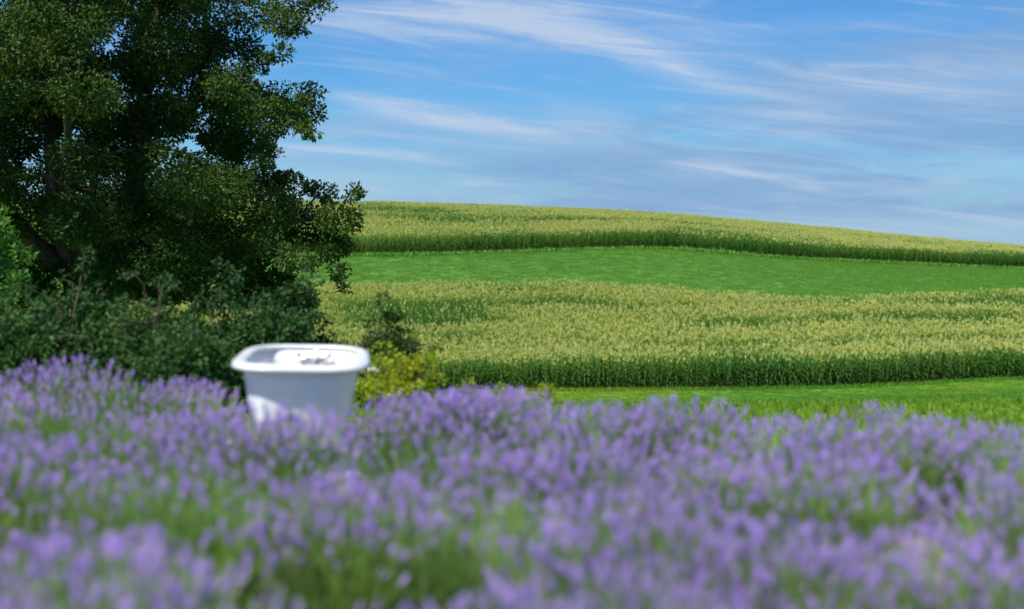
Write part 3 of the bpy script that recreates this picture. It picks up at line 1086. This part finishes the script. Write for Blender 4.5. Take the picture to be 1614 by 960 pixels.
def lavender(seed, n_spikes, hw, h, bloom=1.0):
    """meshes of one plant (foliage, stems, bloom) and the places of its tallest spikes"""
    rs = np.random.default_rng(seed)
    gf, gs, gb = Geo(), Geo(), Geo()
    n = 2600
    d = unit(rs.normal(size=(n, 3)))
    d[:, 2] = abs(d[:, 2])
    q = rs.random(n) ** 0.5
    pos = d * q[:, None] * np.array([hw * .85, hw * .85, h * .66])
    pos[:, 2] += 0.01
    ax = d * 0.6 + np.array([0, 0, 0.9]) + rs.normal(0, .3, (n, 3))
    leaves(gf, pos, ax, rs.uniform(.035, .075, n), rs.uniform(.004, .008, n), np.clip(rs.normal(.45, .25, n), 0, 1), 0.3, 0.1, rs=rs)
    tall = []
    hub = rs.uniform(-.03, .03, 2)
    for k in range(n_spikes):
        a = rs.random() * 6.283
        q = rs.random() ** 0.55
        lean = q * rs.uniform(.75, 1.1)
        x1, y1 = hub[0] + math.cos(a) * hw * lean * 1.15, hub[1] + math.sin(a) * hw * lean * 1.15
        z1 = h * (1 - 0.20 * q * q) * (1.14 - 0.42 * rs.random() ** 1.1)
        p0 = np.array([x1 * .45, y1 * .45, h * .25])
        p2 = np.array([x1, y1, z1])
        pm = (p0 + p2) / 2 + np.array([x1 * .12, y1 * .12, 0.02]) + rs.normal(0, .008, 3)
        # stem: two thin crossed strips with a bend
        w = .0026
        for sd in (np.array([w, 0, 0]), np.array([0, w, 0])):
            gs.add([p0 - sd, p0 + sd, pm - sd, pm + sd, p2 - sd * .7, p2 + sd * .7], [(0, 1, 3), (0, 3, 2), (2, 3, 5), (2, 5, 4)], rs.random())
        if rs.random() < bloom:
            axis = p2 - pm + rs.normal(0, .01, 3)
            L = rs.uniform(.022, .046)
            spike(gb, p2, axis, L, rs, rs.uniform(.65, 1.0), rs.normal(.5, .2), 1 if rs.random() < .14 else 0)
    for k in range(7):
        a = rs.random() * 6.283
        q = rs.random() * .8
        tall.append((math.cos(a) * hw * q, math.sin(a) * hw * q, h * .42, math.cos(a) * q * .22, math.sin(a) * q * .22, h * rs.uniform(.62, .74)))
    return gf.mesh('foliage', [M_lavleaf]), gs.mesh('stems', [M_lavstem]), gb.mesh('bloom', [M_lavflower, M_lavbud]), tall


full = [lavender(900 + i, 370, .36, .46 + .02 * (i % 3), .78) for i in range(5)]
sparse = [lavender(950 + i, 360, .36, .46, 0.20) for i in range(3)]
# single tall spikes: unit stem of height 1 is baked per mesh
spike_meshes = []
for i in range(4):
    rs = np.random.default_rng(980 + i)
    ge = Geo()
    Ls = 0.27
    tube(ge, [(0, 0, 0), (.006, .004, Ls * .5), (0, 0, Ls), (0, 0, Ls + .05)], [.002, .0018, .0016, .001], 4, .5, 0)
    spike(ge, np.array([0, 0, Ls]), np.array([0, 0, 1.0]), .052, rs, .95, .5, 1)
    spike_meshes.append(ge.mesh('flower_spike', [M_lavstem, M_lavflower]))

ordinal = ['first', 'second', 'third', 'fourth', 'fifth', 'sixth', 'seventh', 'eighth', 'ninth', 'tenth', 'eleventh', 'twelfth', 'thirteenth', 'fourteenth', 'fifteenth', 'sixteenth', 'seventeenth']
row_name = ['farthest row', 'second row from the back', 'third row from the back', 'nearest row']
SL = 0.50
rows = [7.05, 5.65, 4.25, 2.95]
rs = np.random.default_rng(4)
for ri, D in enumerate(rows):
    found = []
    step = 0.49
    tpos = np.arange(-5.5, 5.0, step)
    for tt in tpos:
        X = tt / math.hypot(1, SL) + rs.normal(0, .06)
        Yp = D - SL * X + rs.normal(0, .15)
        if Yp < 2.45 or abs(X / Yp) > 0.36 + 0.33 / Yp:
            continue
        if ri == 0 and -1.82 < X < -0.56:
            continue
        if ri == 3 and Yp < 2.45:
            continue
        found.append((X, Yp))
    if ri == 0:
        found = sorted([q for q in found if not -0.56 < q[0] < -0.30] + [(-0.52, 7.22), (-0.24, 7.12)])
    for k, (X, Yp) in enumerate(found):
        px = 807 + X / Yp * 2242
        thin = (ri >= 2 and 170 < px < 860 and rs.random() < .8) or rs.random() < .12
        pool = sparse if thin else full
        fm, sm, bm_, tall = pool[int(rs.integers(len(pool)))]
        z = float(terrain(X, Yp)) - .01
        e = link('lavender_plant', None, None, (X, Yp, z), (rs.normal(0, .05), rs.normal(0, .05), rs.random() * 6.28))
        s = rs.uniform(.90, 1.10)
        if ri == 0 and X < -1.8:
            s *= 0.90
        if ri == 0 and X > 0.2:
            s *= 0.92
        if ri == 1 and 300 < px < 545:
            s = 1.02
        if ri == 1 and 545 <= px < 640:
            s = 0.86
        e.scale = (s, s, s * rs.uniform(.94, 1.06))
        tag(e, '%s lavender plant in the %s, %s from the left' % ('sparsely flowering green' if thin else 'purple flowering', row_name[ri], ordinal[k]),
            'lavender', 'lavender plants in rows')
        tag(link('foliage', fm, e), kind='stuff')
        tag(link('stems', sm, e), kind='stuff')
        tag(link('bloom', bm_, e), kind='stuff')
        for (a, b_, c_, ta, tb, tl) in tall:
            o = link('flower_spike', spike_meshes[int(rs.integers(4))], e, (a, b_, c_), (-tb, ta, rs.random() * 6.28))
            o.rotation_mode = 'XYZ'
            o.scale = (1, 1, 1)

# loose pale gravel between the rows
rs = np.random.default_rng(8)
n = 5200
x = rs.uniform(-4.2, 4.2, n)
y = rs.uniform(2.2, 10.4, n)
ok = (abs(x / y) < .46) & (y + .5 * x < 9.0)
x, y = x[ok], y[ok]
z = terrain(x, y) + 0.02 * np.sin(x * 5.1 + 2 * np.sin(y * 3)) * np.sin(y * 4.3)
octv = np.array([(1, 0, 0), (0, 1, 0), (-1, 0, 0), (0, -1, 0), (0, 0, 1), (0, 0, -1)], float)
octf = np.array([(0, 1, 4), (1, 2, 4), (2, 3, 4), (3, 0, 4), (1, 0, 5), (2, 1, 5), (3, 2, 5), (0, 3, 5)])
n = len(x)
size = rs.uniform(.008, .024, n) * np.where(rs.random(n) < .06, 1.8, 1)
vv = octv[None] * (size[:, None, None] * rs.uniform(.7, 1.3, (n, 6, 1))) * np.array([1, 1, .6])
a = rs.random(n) * 6.28
ca, sa = np.cos(a)[:, None], np.sin(a)[:, None]
vr = np.stack([vv[..., 0] * ca - vv[..., 1] * sa, vv[..., 0] * sa + vv[..., 1] * ca, vv[..., 2]], -1) + np.stack([x, y, z], 1)[:, None]
ff = (octf[None] + (np.arange(n) * 6)[:, None, None]).reshape(-1, 3)
me = mesh_np('gravel', vr.reshape(-1, 3), ff, [M_pebble], {'rnd': np.repeat(rs.random(n), 6)}, smooth=True)
tag(link('gravel', me), 'loose pale gravel on the bed between the lavender plants', 'gravel', kind='stuff')
